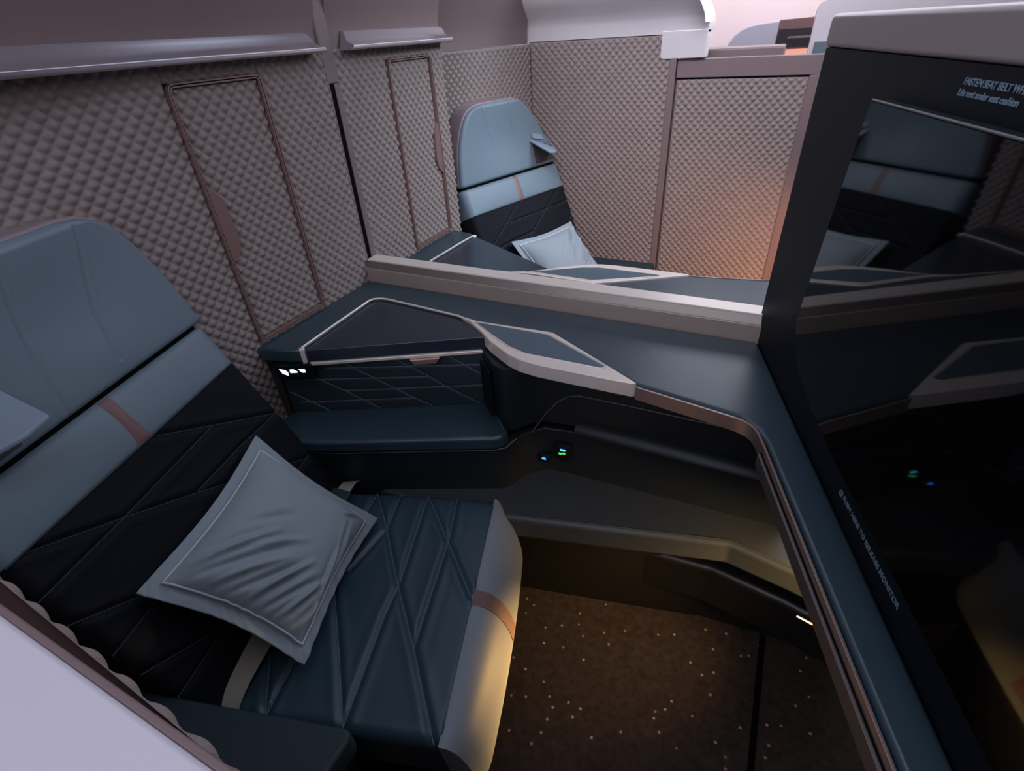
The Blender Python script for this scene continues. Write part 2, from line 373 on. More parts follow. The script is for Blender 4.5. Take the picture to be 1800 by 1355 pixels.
# curved hood above it
def hood():
    prof = [(YF-0.004, 1.312), (YF-0.004, 1.350), (YF-0.008, 1.362), (YF-0.020, 1.380), (YF-0.045, 1.405), (YF-0.075, 1.44), (YF-0.09, 1.52), (YF+0.13, 1.52), (YF+0.13, 1.312)]
    bm = bmesh.new(); xs = [(-0.945, 1.6), (-0.385, 1.6), (-0.355, 1.45), (-0.335, 1.41), (-0.318, 1.385), (-0.306, 1.362), (-0.300, 1.338)]
    rings = [[bm.verts.new((x, p[0], min(p[1], d+0.0001*ii))) for ii, p in enumerate(prof)] for x, d in xs]
    for A, B in zip(rings[:-1], rings[1:]):
        for i in range(len(prof)): bm.faces.new((A[i], A[(i+1) % len(prof)], B[(i+1) % len(prof)], B[i]))
    bm.faces.new(rings[0][::-1]); bm.faces.new(rings[-1])
    o = from_bm('wall_hood_far', bm, M['silver_shell'], None, 0, 3, 50)
    structure(o, 'pale curved shell hood topping the far side wall')
M['silver_shell'] = mat('satin_lilac_shell', (0.72, 0.66, 0.69), 0.32, metal=0.3)
hood()
structure(prism('trim_1', rounded([(-0.445, 1.243), (-0.300, 1.243), (-0.300, 1.320), (-0.445, 1.320)], [0.012, 0.002, 0.002, 0.002]), -YF-0.05, -YF+0.008, M['silver_shell'], None, 0.0015, 2, lambda u, v, w_: (u, -w_, v)), 'pale lilac bracket plate at the door corner')
structure(box('trim_2', -0.412, -0.390, YF-0.006, YF+0.03, 0.40, 1.243, M['shell'], bevel=0.002), 'mauve door post beside the far sliding door')
# far sliding door
d_ = structure(box('door_1', -0.388, 0.05, YF+0.012, YF+0.034, 0.05, 1.236, M['quilt_back']), 'quilted sliding door of the far suite')
quilt('quilting', [(-0.384, YF+0.010), (0.018, YF+0.010)], 0.15, 1.182, -1, M['quilt'], d_)
box('door_frame', -0.388, 0.05, YF+0.004, YF+0.036, 1.186, 1.240, M['shell'], d_, 0.002)
box('door_frame', 0.018, 0.046, YF+0.004, YF+0.036, 0.15, 1.186, M['shell'], d_, 0.002)
box('shadow_gap', -0.386, 0.018, YF+0.008, YF+0.013, 1.181, 1.187, M['void'], d_)
t = thing('shell_cap', (-0.2, 2.24, 1.1), 'low grey cap of the shell just behind the far sliding door', 'shell cap')
box('cap_body', -0.40, -0.072, 2.16, 2.30, 0.0, 1.262, M['shell'], t, 0.006)
# shell panel on the far side in front of the far door
t = thing('suite_shell', (0.3, 2.2, 0), 'silver rounded suite shell with a slate blue block right of the far door', 'suite shell')
xf = lambda u, v, w_: (u, w_, v)
prism('shell_body', rounded([(0.0, 0.0), (1.2, 0.0), (1.2, 1.392), (-0.005, 1.385)], [0.0, 0.0, 0.01, 0.05]), 2.36, 2.46, M['silver_shell'], t, 0.004, 3, xf)
prism('blue_block', [(0.012, 1.0), (0.080, 1.0), (0.080, 1.262), (0.012, 1.262)], 2.34, 2.40, M['slate'], t, 0.003, 2, xf)
prism('blue_top_strip', [(0.19, 1.389), (0.30, 1.389), (0.30, 1.396), (0.19, 1.396)], 2.355, 2.465, M['slate'], t, 0.002, 2, xf)
# seat monitor across the far aisle
t = thing('background_monitor', (-0.07, 3.2, 1.15), 'brown framed monitor with an orange lit part beneath across the far aisle', 'monitor')
prism('screen_body', rounded([(-0.155, 1.165), (0.12, 1.165), (0.12, 1.33), (-0.150, 1.322)], 0.006), 3.19, 3.24, M['rose_leather'], t, 0.003, 2, xf)
prism('dark_band', [(-0.150, 1.215), (0.118, 1.215), (0.118, 1.286), (-0.145, 1.286)], 3.182, 3.192, M['black'], t, 0.001, 2, xf)
prism('slot', [(-0.105, 1.247), (0.10, 1.247), (0.10, 1.256), (-0.100, 1.256)], 3.178, 3.184, M['shell'], t, 0.001, 2, xf)
prism('orange_lit_part', [(-0.145, 1.05), (0.118, 1.05), (0.118, 1.205), (-0.145, 1.205)], 3.186, 3.20, M['orange_lit'], t, 0.001, 2, xf)  # glowing panel stands for orange light falling on this part
box('stand', -0.14, 0.11, 3.20, 3.35, 0.0, 1.17, M['slate'], t, 0.004)
t = thing('background_headrest', (-0.25, 3.5, 0), 'pale rounded seat shell against the far cabin wall', 'seat shell')
prism('shell_body', rounded([(-0.42, 0.0), (-0.04, 0.0), (-0.04, 1.33), (-0.40, 1.30)], [0, 0, 0.05, 0.16]), 3.40, 3.55, M['slatepale'] if 'slatepale' in M else mat('pale_blue_grey_shell', (0.36, 0.38, 0.46), 0.5), t, 0.01, 3, xf)
# ------------------------------------------------------------------ near aisle wall, under the camera
w_ = box('wall_aisle_near', -0.98, -0.02, -0.10, 0.0142, 0, 1.15, M['shell_light'], bevel=0.0025)
structure(w_, 'pale lilac top of the near aisle partition in the bottom left corner')
box('inner_edge', -0.98, -0.02, 0.0140, 0.0172, 0, 1.149, M['shell'], w_, 0.001)
prism('inner_ledge', [(-0.98, 0.0172), (-0.02, 0.0172), (-0.12, 0.0175), (-0.30, 0.0240), (-0.45, 0.030), (-0.98, 0.031)], 0, 1.138, M['rose_dark'], w_)
quilt('quilting', [(-0.97, 0.031), (-0.45, 0.030), (-0.30, 0.0240), (-0.12, 0.0165), (-0.03, 0.0165)], 0.50, 1.142, 1, M['quilt'], w_, amp=0.0030)
# ------------------------------------------------------------------ divider rail
t = thing('divider_rail', (-0.47, 1.06, 0.80), 'bronze rail of the lowered divider running between the two consoles', 'divider rail')
def rail_part(name, prof, m, bev=0.001):
    prism(name, prof, XW+0.004, 0.035, m, t, bev, 2, lambda u, v, w_: (w_, u, v))
rail_part('lower_face', [(1.028, 0.795), (1.092, 0.795), (1.092, 0.836), (1.028, 0.836)], M['rail_light'])
rail_part('upper_face', [(1.033, 0.836), (1.087, 0.836), (1.080, 0.853), (1.040, 0.853)], M['bronze'], 0.0005)
rail_part('top_edge', [(1.039, 0.853), (1.081, 0.853), (1.080, 0.857), (1.040, 0.857)], M['champ'], 0.001)
# ------------------------------------------------------------------ side console
P0 = Vector((0.029, 1.025)); TD = Vector((0.289, -0.957)); TN = Vector((-0.957, -0.289))
def tvp(s, o=0.0): q = P0+TD*s+TN*o; return (q.x, q.y)
def console():
    t = thing('side_console', (-0.45, 0.95, 0), 'dark navy leather side console with a champagne edged tray beside the near seat', 'console')
    # countertop: band along the wall, along the rail and forward under the screen
    fr = (-0.975, 0.632)
    lid = [(-0.866, 0.668), (-0.880, 0.925), (-0.855, 0.938), (-0.618, 0.920), (-0.570, 0.902), (-0.512, 0.860)]
    counter = [fr, (-0.975, 1.029), (0.028, 1.029), tvp(0.80), (0.222, 0.235), (0.066, 0.710), (0.052, 0.738), (0.022, 0.7645),
               (-0.158, 0.794), (-0.226, 0.832), (-0.378, 0.918), (-0.560, 0.903), (-0.618, 0.922), (-0.855, 0.942), (-0.884, 0.928), (-0.872, 0.664), (-0.890, 0.652)]
    prism('countertop', counter, 0.766, 0.800, M['navy'], t, 0.007, 4)
    # storage lid with a rolled front edge
    lidp = prism('storage_lid', rounded([(-0.866, 0.669), (-0.878, 0.921), (-0.852, 0.937), (-0.618, 0.918), (-0.568, 0.900), (-0.512, 0.862)], [0.004, 0.02, 0.02, 0.01, 0.01, 0.004]), 0.765, 0.7965, M['navy_lid'], t, 0.010, 5)
    Zt = 0.8015
    trim = [(-0.872, 0.672, 0.790), (-0.874, 0.672, Zt-0.002), (-0.8765, 0.76, Zt), (-0.883, 0.915, Zt), (-0.878, 0.930, Zt), (-0.862, 0.939, Zt), (-0.84, 0.941, Zt), (-0.74, 0.932, Zt), (-0.618, 0.921, Zt), (-0.575, 0.906, Zt)]
    wires('lid_trim', [trim], 0.0028, M['champ'], t)
    lf = Vector((-0.866, 0.667)); rt = Vector((-0.505, 0.862)); e = (rt-lf).normalized(); nn = Vector((e.y, -e.x))
    bar = [tuple(lf-e*0.006+nn*0.002), tuple(rt+nn*0.002), tuple(rt-nn*0.02), tuple(lf-e*0.006-nn*0.02)]
    prism('lid_front_bar', bar, 0.757, 0.765, M['champ'], t, 0.002, 3)
    prism('lid_corner_post', [tuple(lf-e*0.008+nn*0.003), tuple(lf+e*0.001+nn*0.002), tuple(lf+e*0.001-nn*0.01), tuple(lf-e*0.012-nn*0.008)], 0.757, 0.800, M['champ'], t, 0.002, 3)
    # latch
    lc = lf+e*0.262
    xl = lambda u, v, w_: ((lc+e*u+nn*w_).x, (lc+e*u+nn*w_).y, v)
    prism('latch', [(-0.034, 0.757), (0.034, 0.757), (0.024, 0.743), (-0.024, 0.743)], -0.002, 0.008, mat('rose_gold_latch', (0.55, 0.36, 0.31), 0.35, metal=0.7), t, 0.002, 3, xl)
    # stitched back panel under the lid
    A = Vector((-0.945, 0.651)); B = Vector((-0.525, 0.857)); ee = (B-A).normalized(); n2 = Vector((ee.y, -ee.x)); LN_ = (B-A).length
    def pan(u, z, o=0.0): q = A+ee*(u*LN_)+n2*o; return (q.x, q.y, z)
    segs = []
    def zz(x, y):      # measured seam position on the panel -> (u, z)
        u = (x+40)/1630.0; top = 652+(505-652)*u; bot = 958+(885-958)*u
        return u, 0.757-(y-top)/(bot-top)*0.142
    for L in ([(330,668),(1620,590)], [(0,755),(1150,693)], [(430,808),(1590,745)], [(30,893),(1000,850)],
              [(425,600),(700,718),(980,845),(1160,922)], [(860,566),(1140,690),(1270,765),(1530,888)], [(1310,537),(1600,680)], [(190,718),(430,808),(715,940)], [(-20,828),(285,958)]):
        segs.append([zz(*p) for p in L])
    nu, nv = 300, 110
    us = np.linspace(0, 1, nu); vs = np.linspace(0.612, 0.757, nv); U, Z = np.meshgrid(us, vs, indexing='ij')
    D = np.full(U.shape, 9.0)
    for L in segs:
        for a, b in zip(L[:-1], L[1:]): D = np.minimum(D, segdist(U*LN_, Z, (a[0]*LN_, a[1]), (b[0]*LN_, b[1])))
    h = -0.0020*np.exp(-(D/0.0024)**2)
    base = np.array([A.x, A.y]); V = np.stack([A.x+ee.x*U*LN_+n2.x*h, A.y+ee.y*U*LN_+n2.y*h, Z], 2).reshape(-1, 3)
    qp = mesh_np('stitched_panel', V, grid_faces(nu, nv), M['navy_quilt'], t)
    wires('groove_strands', [[pan(p[0], p[1], -0.001) for p in L] for L in segs], 0.0009, M['stitch'], qp, res=1)
    # body behind / below
    body_up = [(-0.97, 0.66), (A.x, A.y+0.008), (B.x-0.004, B.y+0.004), (-0.512, 0.845), (-0.470, 0.806), (-0.445, 0.797), (-0.425, 0.806), (-0.405, 0.835), (-0.375, 0.858), (-0.32, 0.866), (0.10, 0.872), (0.06, 1.028), (-0.97, 1.028)]
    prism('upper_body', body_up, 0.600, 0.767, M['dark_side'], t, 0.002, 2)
    # tall pocket panel on the column
    xl2 = lambda u, v, w_: (-0.530+(0.066)*u+0.7*w_, 0.849-(0.060)*u+0.7*w_*-0.9, v)
    prism('pocket_panel', rounded([(0.15, 0.628), (0.9, 0.628), (0.9, 0.750), (0.15, 0.750)], 0.02), 0.0, 0.0035, M['bezel'], t, 0.001, 2, lambda u, v, w_: (-0.529+0.062*u-0.69*w_, 0.850-0.056*u-0.72*w_, v))
    cab = [(-0.97, 0.53), (-0.85, 0.588), (-0.807, 0.604), (-0.455, 0.753), (-0.435, 0.765), (-0.425, 0.785), (-0.410, 0.822), (-0.375, 0.857), (-0.32, 0.866), (0.16, 0.885), (0.15, 1.028), (-0.97, 1.028)]
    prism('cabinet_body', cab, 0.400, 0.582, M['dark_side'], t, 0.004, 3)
    wires('side_piping', [[(-0.85, 0.583, 0.572), (-0.78, 0.611, 0.570), (-0.60, 0.687, 0.574), (-0.455, 0.748, 0.576), (-0.43, 0.762, 0.580), (-0.416, 0.79, 0.590)]], 0.0012, M['stitch'], t)
    # armrest shelf
    sh = [(-0.97, 0.545), (-0.88, 0.560), (-0.80, 0.588), (-0.450, 0.742), (-0.432, 0.757), (-0.428, 0.78), (-0.468, 0.815), (-0.528, 0.860), (-0.95, 0.655)]
    prism('armrest_shelf', sh, 0.582, 0.616, M['navy'], t, 0.010, 5)
    wires('shelf_piping', [[(-0.528, 0.852, 0.617), (-0.49, 0.822, 0.618), (-0.458, 0.795, 0.618), (-0.438, 0.776, 0.614)]], 0.005, M['navy'], t)
    # cocktail tray with metal rim
    outer = [(-0.612, 0.9215), (-0.560, 0.912), (-0.378, 0.921), (-0.226, 0.833), (-0.160, 0.794), (-0.168, 0.789), (-0.209, 0.788), (-0.298, 0.787), (-0.360, 0.787), (-0.400, 0.792), (-0.430, 0.803), (-0.456, 0.818), (-0.492, 0.840), (-0.532, 0.873), (-0.575, 0.903)]
    outer = rounded(outer, [0.0, 0.0, 0.03, 0, 0, 0, 0, 0, 0.02, 0.02, 0.02, 0.02, 0.02, 0.02, 0.0])
    inner = rounded([(-0.560, 0.9035), (-0.385, 0.905), (-0.231, 0.826), (-0.238, 0.820), (-0.395, 0.819), (-0.440, 0.833), (-0.475, 0.853)], [0.0, 0.03, 0.004, 0.004, 0.03, 0.03, 0.01])
    bmx = bmesh.new(); add_prism(bmx, outer, 0.772, 0.8030)
    tr = from_bm('tray_rim', bmx, M['champ'], t, 0.0022, 3)
    prism('tray_inlay', inner, 0.800, 0.8042, M['inlay'], t, 0.0008, 2)
    ri = inset_poly(inner, -0.0035)
    wires('tray_bead', [[(p[0], p[1], 0.8036) for p in ri]], 0.0017, M['champ'], t, cyclic=True)
    # metal edge along the counter and the ledge
    ed = [(-0.160, 0.790), (0.020, 0.7605), (0.040, 0.752), (0.052, 0.738), (0.0635, 0.708), (0.236, 0.182)]
    def strip(name, path, z0, z1, dpt, mm):
        P = np.array(smooth_corner(path)); T = np.gradient(P, axis=0); T /= np.linalg.norm(T, axis=1)[:, None]
        N = np.stack([T[:, 1], -T[:, 0]], 1); Q = P+N*dpt
        poly = [tuple(p) for p in P]+[tuple(q) for q in Q[::-1]]
        prism(name, poly, z0, z1, mm, t, 0.0008, 2)
    strip('front_edge_trim', ed, 0.771, 0.7985, 0.004, M['edge_metal'])
    leg = [(0.0655, 0.700), (0.236, 0.180)]
    strip('ledge_lower_trim', leg, 0.760, 0.784, 0.009, M['bronze_dark'])
    strip('ledge_groove', leg, 0.7845, 0.7865, 0.0052, M['void'])
    # housing under the ledge, carries the screen
    # underside box behind footwell
    # groove arch and ridge on the footwell wall
    yb = 0.8655
    def yw(x): return 0.866+(x+0.32)/0.42*0.006 if x > -0.32 else 0.866-( -0.32-x)*0.16
    arch = [(-0.405, 0.565), (-0.392, 0.590), (-0.372, 0.625), (-0.345, 0.662), (-0.322, 0.681), (-0.295, 0.690), (-0.20, 0.691), (0.05, 0.689), (0.10, 0.688)]
    wires('footwell_seam', [[(x, (0.835 if x < -0.39 else yw(x)-0.001), z) for x, z in arch]], 0.0014, M['stitch_grey'], t)
    bmr = bmesh.new(); add_prism(bmr, [(0.842, 0.598), (0.855, 0.590), (0.872, 0.590), (0.872, 0.622), (0.860, 0.618), (0.846, 0.608)], -0.30, 0.10, lambda u, v, w_: (w_, u, v))
    from_bm('footwell_ridge', bmr, M['dark_side'], t, 0.003, 3)
    # sockets with indicator lights
    sx = prism('power_socket', rounded([(-0.350, 0.500), (-0.310, 0.500), (-0.310, 0.548), (-0.350, 0.548)], 0.006), 0.852, 0.864, M['black'], t, 0.002, 2, xf)
    prism('cyan_light', [(-0.334, 0.532), (-0.322, 0.532), (-0.322, 0.535), (-0.334, 0.535)], 0.8500, 0.852, M['led_cyan'], sx, 0, 2, xf)
    prism('green_light', [(-0.338, 0.519), (-0.331, 0.519), (-0.331, 0.522), (-0.338, 0.522)], 0.8500, 0.852, M['led_green'], sx, 0, 2, xf)
    prism('green_light', [(-0.329, 0.522), (-0.322, 0.522), (-0.322, 0.5245), (-0.329, 0.5245)], 0.8500, 0.852, M['led_green'], sx, 0, 2, xf)
    s2 = prism('usb_socket', rounded([(-0.388, 0.487), (-0.358, 0.487), (-0.358, 0.512), (-0.388, 0.512)], 0.004), 0.842, 0.862, M['black'], t, 0.002, 2, xf)
    prism('blue_light', [(-0.378, 0.499), (-0.367, 0.499), (-0.369, 0.503), (-0.376, 0.503)], 0.8395, 0.842, M['led_blue'], s2, 0, 2, xf)
    # lit seat controller under the counter corner
    ca = Vector((-0.925, 0.634)); ce = Vector((0.90, 0.435)).normalized(); cn = Vector((ce.y, -ce.x))
    cf = lambda u, v, w_: ((ca+ce*u+cn*w_).x, (ca+ce*u+cn*w_).y, v)
    sc_ = prism('seat_controller', rounded([(-0.008, 0.730), (0.078, 0.730), (0.078, 0.7655), (-0.008, 0.7655)], 0.008), -0.02, 0.004, M['bezel'], t, 0.003, 3, cf)
    for q in ([(0.004, 0.757), (0.017, 0.753), (0.0215, 0.747), (0.0205, 0.739), (0.009, 0.745)],
              [(0.027, 0.754), (0.035, 0.7545), (0.043, 0.7485), (0.0435, 0.746), (0.027, 0.746)],
              [(0.0475, 0.7545), (0.061, 0.753), (0.061, 0.746), (0.056, 0.745), (0.051, 0.748)]):
        prism('lit_icon', q, 0.0035, 0.0048, M['led_white'], sc_, 0, 2, cf)
    return t
def smooth_corner(P):
    P = [np.array(p) for p in P]; out = [P[0]]
    for i in range(1, len(P)-1):
        a, p, b = P[i-1], P[i], P[i+1]; r = min(0.012, np.linalg.norm(a-p)*0.45, np.linalg.norm(b-p)*0.45)
        A = p+(a-p)/np.linalg.norm(a-p)*r; B = p+(b-p)/np.linalg.norm(b-p)*r
        for k in range(6): s = k/5; out.append(A*(1-s)**2+p*2*s*(1-s)+B*s*s)
    out.append(P[-1]); return out
def segdist(X, Y, a, b):
    ax, ay = a; bx, by = b; dx, dy = bx-ax, by-ay; L = dx*dx+dy*dy+1e-12
    t = np.clip(((X-ax)*dx+(Y-ay)*dy)/L, 0, 1); return np.hypot(X-ax-t*dx, Y-ay-t*dy)
M['edge_glint'] = mat('grey_edge_glint', (0.16, 0.165, 0.175), 0.4)
M['edge_metal'] = mat('rose_champagne_edge', (0.42, 0.30, 0.265), 0.34, metal=0.7)
M['bronze_dark'] = mat('dark_mauve_metal_strip', (0.20, 0.165, 0.165), 0.38, metal=0.6)
M['stitch_grey'] = mat('grey_seam_piping', (0.13, 0.14, 0.16), 0.4)
CN = console()
mirror_copy(CN, None, 'dark navy leather side console beside the far seat beyond the rail')
# ------------------------------------------------------------------ footrest bench
t = thing('footrest_bench', (-0.1, 0.85, 0), 'low charcoal leather footrest bench in the footwell lit amber', 'footrest')
top = [(-0.86, 0.64), (-0.60, 0.640), (-0.403, 0.678), (0.062, 0.797), (0.190, 0.775), (0.36, 0.735), (0.40, 0.95), (-0.86, 0.95)]
prism('pad', rounded(top, [0, 0, 0.05, 0.03, 0, 0, 0, 0]), 0.385, 0.450, M['otto'], t, 0.012, 5)
wires('edge_seam', [[(-0.60, 0.652, 0.450), (-0.405, 0.689, 0.450), (-0.2, 0.742, 0.450), (0.040, 0.803, 0.450), (0.065, 0.808, 0.450), (0.19, 0.786, 0.450), (0.34, 0.752, 0.450)]], 0.0013, M['otto'], t)
kick = [(-0.86, 0.74), (-0.45, 0.799), (-0.10, 0.878), (0.05, 0.915), (0.20, 0.928), (0.40, 0.934), (0.40, 1.0), (-0.86, 1.0)]
prism('kick_panel', kick, 0.0, 0.385, M['base_dark'], t, 0.003, 2)
duct = [(-0.16, 0.872), (0.04, 0.885), (0.20, 0.862), (0.40, 0.815), (0.40, 0.99), (-0.16, 0.99)]
prism('foot_duct', rounded(duct, [0.0, 0.05, 0.03, 0, 0, 0]), 0.10, 0.245, M['duct'], t, 0.022, 6)
wires('amber_lens', [[(0.238, 0.8575, 0.228), (0.29, 0.845, 0.228)], [(0.238, 0.853, 0.222), (0.29, 0.8405, 0.222)]], 0.0018, M['amber_led'], t)
# ------------------------------------------------------------------ monitor wall
t = thing('monitor_wall', (0.2, 0.7, 0), 'large glossy black monitor wall facing the near seat at the right edge', 'monitor')
def tvx(o0):
    return lambda u, v, w_: (*tvp(u, o0+w_), v)
X1 = 0.86
prism('housing', [tvp(-0.018, -0.005), tvp(X1, -0.005), tvp(X1, -0.35), (0.65, 1.055), (0.045, 1.055)], 0.765, 1.304, M['black'], t, 0.003, 2)
prism('lower_housing', [(0.62, 0.20), (0.90, 0.20), (0.90, 1.055), (0.62, 1.055)], 0.0, 0.765, M['black'], t, 0.003, 2)
prism('bezel', [(-0.024, 0.7985), (X1, 0.7985), (X1, 1.304), (-0.022, 1.303)], -0.006, 0.0, M['bezel'], t, 0.001, 2, tvx(0))
scr = [(0.203, 0.957), (0.222, 0.928), (0.262, 0.900), (0.337, 0.885), (0.450, 0.8785), (X1-0.004, 0.8775), (X1-0.004, 1.2645), (0.234, 1.2605)]
scr_ = prism('screen', scr, 0.0, 0.0195, M['black'], t, 0.0012, 2, tvx(0))
prism('screen_glass', inset_poly(scr, 0.0015), 0.0195, 0.0210, M['glass'], scr_, 0, 2, tvx(0))
wires('top_edge_glint', [[(*tvp(0.236, 0.0195), 1.2608), (*tvp(X1-0.01, 0.0195), 1.2648)]], 0.0014, M['edge_glint'], scr_)  # lighter strand paints the light caught by the screen's top edge
prism('top_trim', rounded([(-0.020, 1.304), (X1, 1.304), (X1, 1.3465), (-0.018, 1.3445)], [0, 0, 0.0, 0.014]), -0.12, 0.004, M['trim_shell'], t, 0.006, 4, tvx(0))
prism('end_post', rounded([(-0.040, 1.285), (-0.022, 1.285), (-0.022, 1.3445), (-0.040, 1.338)], [0, 0, 0, 0.008]), -0.05, -0.004, M['silver_shell'], t, 0.004, 3, tvx(0))
def lettering(body, size, s, z, o, rot_along=True, parent=None, shear=0.0):
    c = bpy.data.curves.new('lettering', 'FONT'); c.body = body; c.size = size; c.extrude = 0.0003; c.shear = shear; c.offset = 0.00018
    tmp = bpy.data.objects.new('tmp', c); me = bpy.data.meshes.new_from_object(tmp); bpy.data.objects.remove(tmp)
    X = Vector((TD.x, TD.y, 0)); Z = Vector((0, 0, 1)); Nn = X.cross(Z)
    Mx = Matrix(((X.x, Z.x, Nn.x, 0), (X.y, Z.y, Nn.y, 0), (X.z, Z.z, Nn.z, 0), (0, 0, 0, 1)))
    p = tvp(s, o); Mx.translation = Vector((p[0], p[1], z))-off(parent)
    me.transform(Mx); return link('lettering', me, M['frosttext'], parent)
lettering('FASTEN SEAT BELT WHILE SEATED', 0.0082, 0.366, 1.2862, 0.0003, parent=t, shear=0.2)
lettering('Life vest under seat cushion', 0.0078, 0.363, 1.2772, 0.0003, parent=t, shear=0.2)
lettering('@ PUSH HERE TO RELEASE MONITOR', 0.0100, 0.437, 0.8262, 0.0003, parent=t)
# ------------------------------------------------------------------ seats
SA = math.radians(17.5)
def pad(name, st, hw, depth, m, parent, r=0.03, rend=0.02, segs=None, gd=0.005, gw=0.006, nf=150, puff=0.0, ends=(1, 1), extra=None, cy=None):
    """upholstered slab. st: list of (x,z) stations; hw: half width (number or list); local seat axes"""
    P, tt = resample([(*p, (hw[i] if isinstance(hw, (list, tuple)) else hw)) for i, p in enumerate(st)], 0.0035)
    W = P[:, 2]; P = P[:, :2]; tt = np.concatenate([[0], np.cumsum(np.linalg.norm(np.diff(P, axis=0), axis=1))]); n = len(P)
    T = np.gradient(P, axis=0); T /= np.linalg.norm(T, axis=1)[:, None]; N = np.stack([T[:, 1], -T[:, 0]], 1)
    L = tt[-1]
    def endin(k): k = np.clip(k/rend, 0, 1); return rend*(1-np.sqrt(1-(1-k)**2))
    e = np.zeros(n)
    if ends[0]: e = np.maximum(e, endin(tt))
    if ends[1]: e = np.maximum(e, endin(L-tt))
    arc = [(1-math.cos(a), 1-math.sin(a)) for a in np.linspace(0, math.pi/2, 7)]
    V = []
    fr = np.linspace(-1, 1, nf)
    cols = []
    for i in range(n):
        w = W[i]-e[i]*0.6; rr = min(r, w*0.6); d0 = e[i]
        sec = [(-w, depth)] + [(-w, q) for q in np.linspace(depth*0.8, rr+d0+0.002, 5)] + [(-w+rr*a, d0+rr*b) for a, b in arc[:-1]]
        ys = fr*(w-rr)
        sec += [(y, d0) for y in ys]
        sec += [(w-rr*a, d0+rr*b) for a, b in arc[:-1][::-1]] + [(w, q) for q in np.linspace(rr+d0+0.002, depth*0.8, 5)] + [(w, depth)]
        cols.append(sec)
    C = np.array(cols)      # n, k, (y,q)
    Yc, Qc = C[:, :, 0], C[:, :, 1]; U = np.repeat(tt[:, None], C.shape[1], 1)
    h = puff*(np.clip(1-(Yc/W[:, None])**2, 0, 1)*np.clip(4*U*(L-U)/L**2, 0, 1)**0.5)
    if segs:
        D = np.full(U.shape, 9.0)
        for a, b in segs: D = np.minimum(D, segdist(Yc, U, a, b))
        h = h-gd*np.exp(-(D/gw)**2)+gd*0.35*np.exp(-((D-gw*2.2)/(gw*1.6))**2)
    if extra is not None: h = h+extra(Yc, U)
    Qe = Qc-h*(Qc < depth*0.5)
    X = P[:, 0][:, None]-N[:, 0][:, None]*Qe; Z = P[:, 1][:, None]-N[:, 1][:, None]*Qe
    if cy is not None:
        sx = np.array([p[1] for p in st]); Yc = Yc+np.interp(P[:, 1], sx, np.array(cy))[:, None]
    V = np.stack([X, Yc, Z], 2).reshape(-1, 3); F = grid_faces(n, C.shape[1]).tolist(); k = C.shape[1]
    F = [f[::-1] for f in F]
    F.append(list(range(0, k))); F.append(list(range((n-1)*k, n*k))[::-1])
    o = mesh_np(name, V, F, m, parent, True, 60)
    def at(y, u, o_=0.0):
        g = lambda A: float(np.interp(u, tt, A))
        return (g(P[:, 0])+g(N[:, 0])*o_, y, g(P[:, 1])+g(N[:, 1])*o_)
    return o, at
def dense(a, b, at, lift, n=24):
    return [at(a[0]+(b[0]-a[0])*k/n, a[1]+(b[1]-a[1])*k/n, lift) for k in range(n+1)]
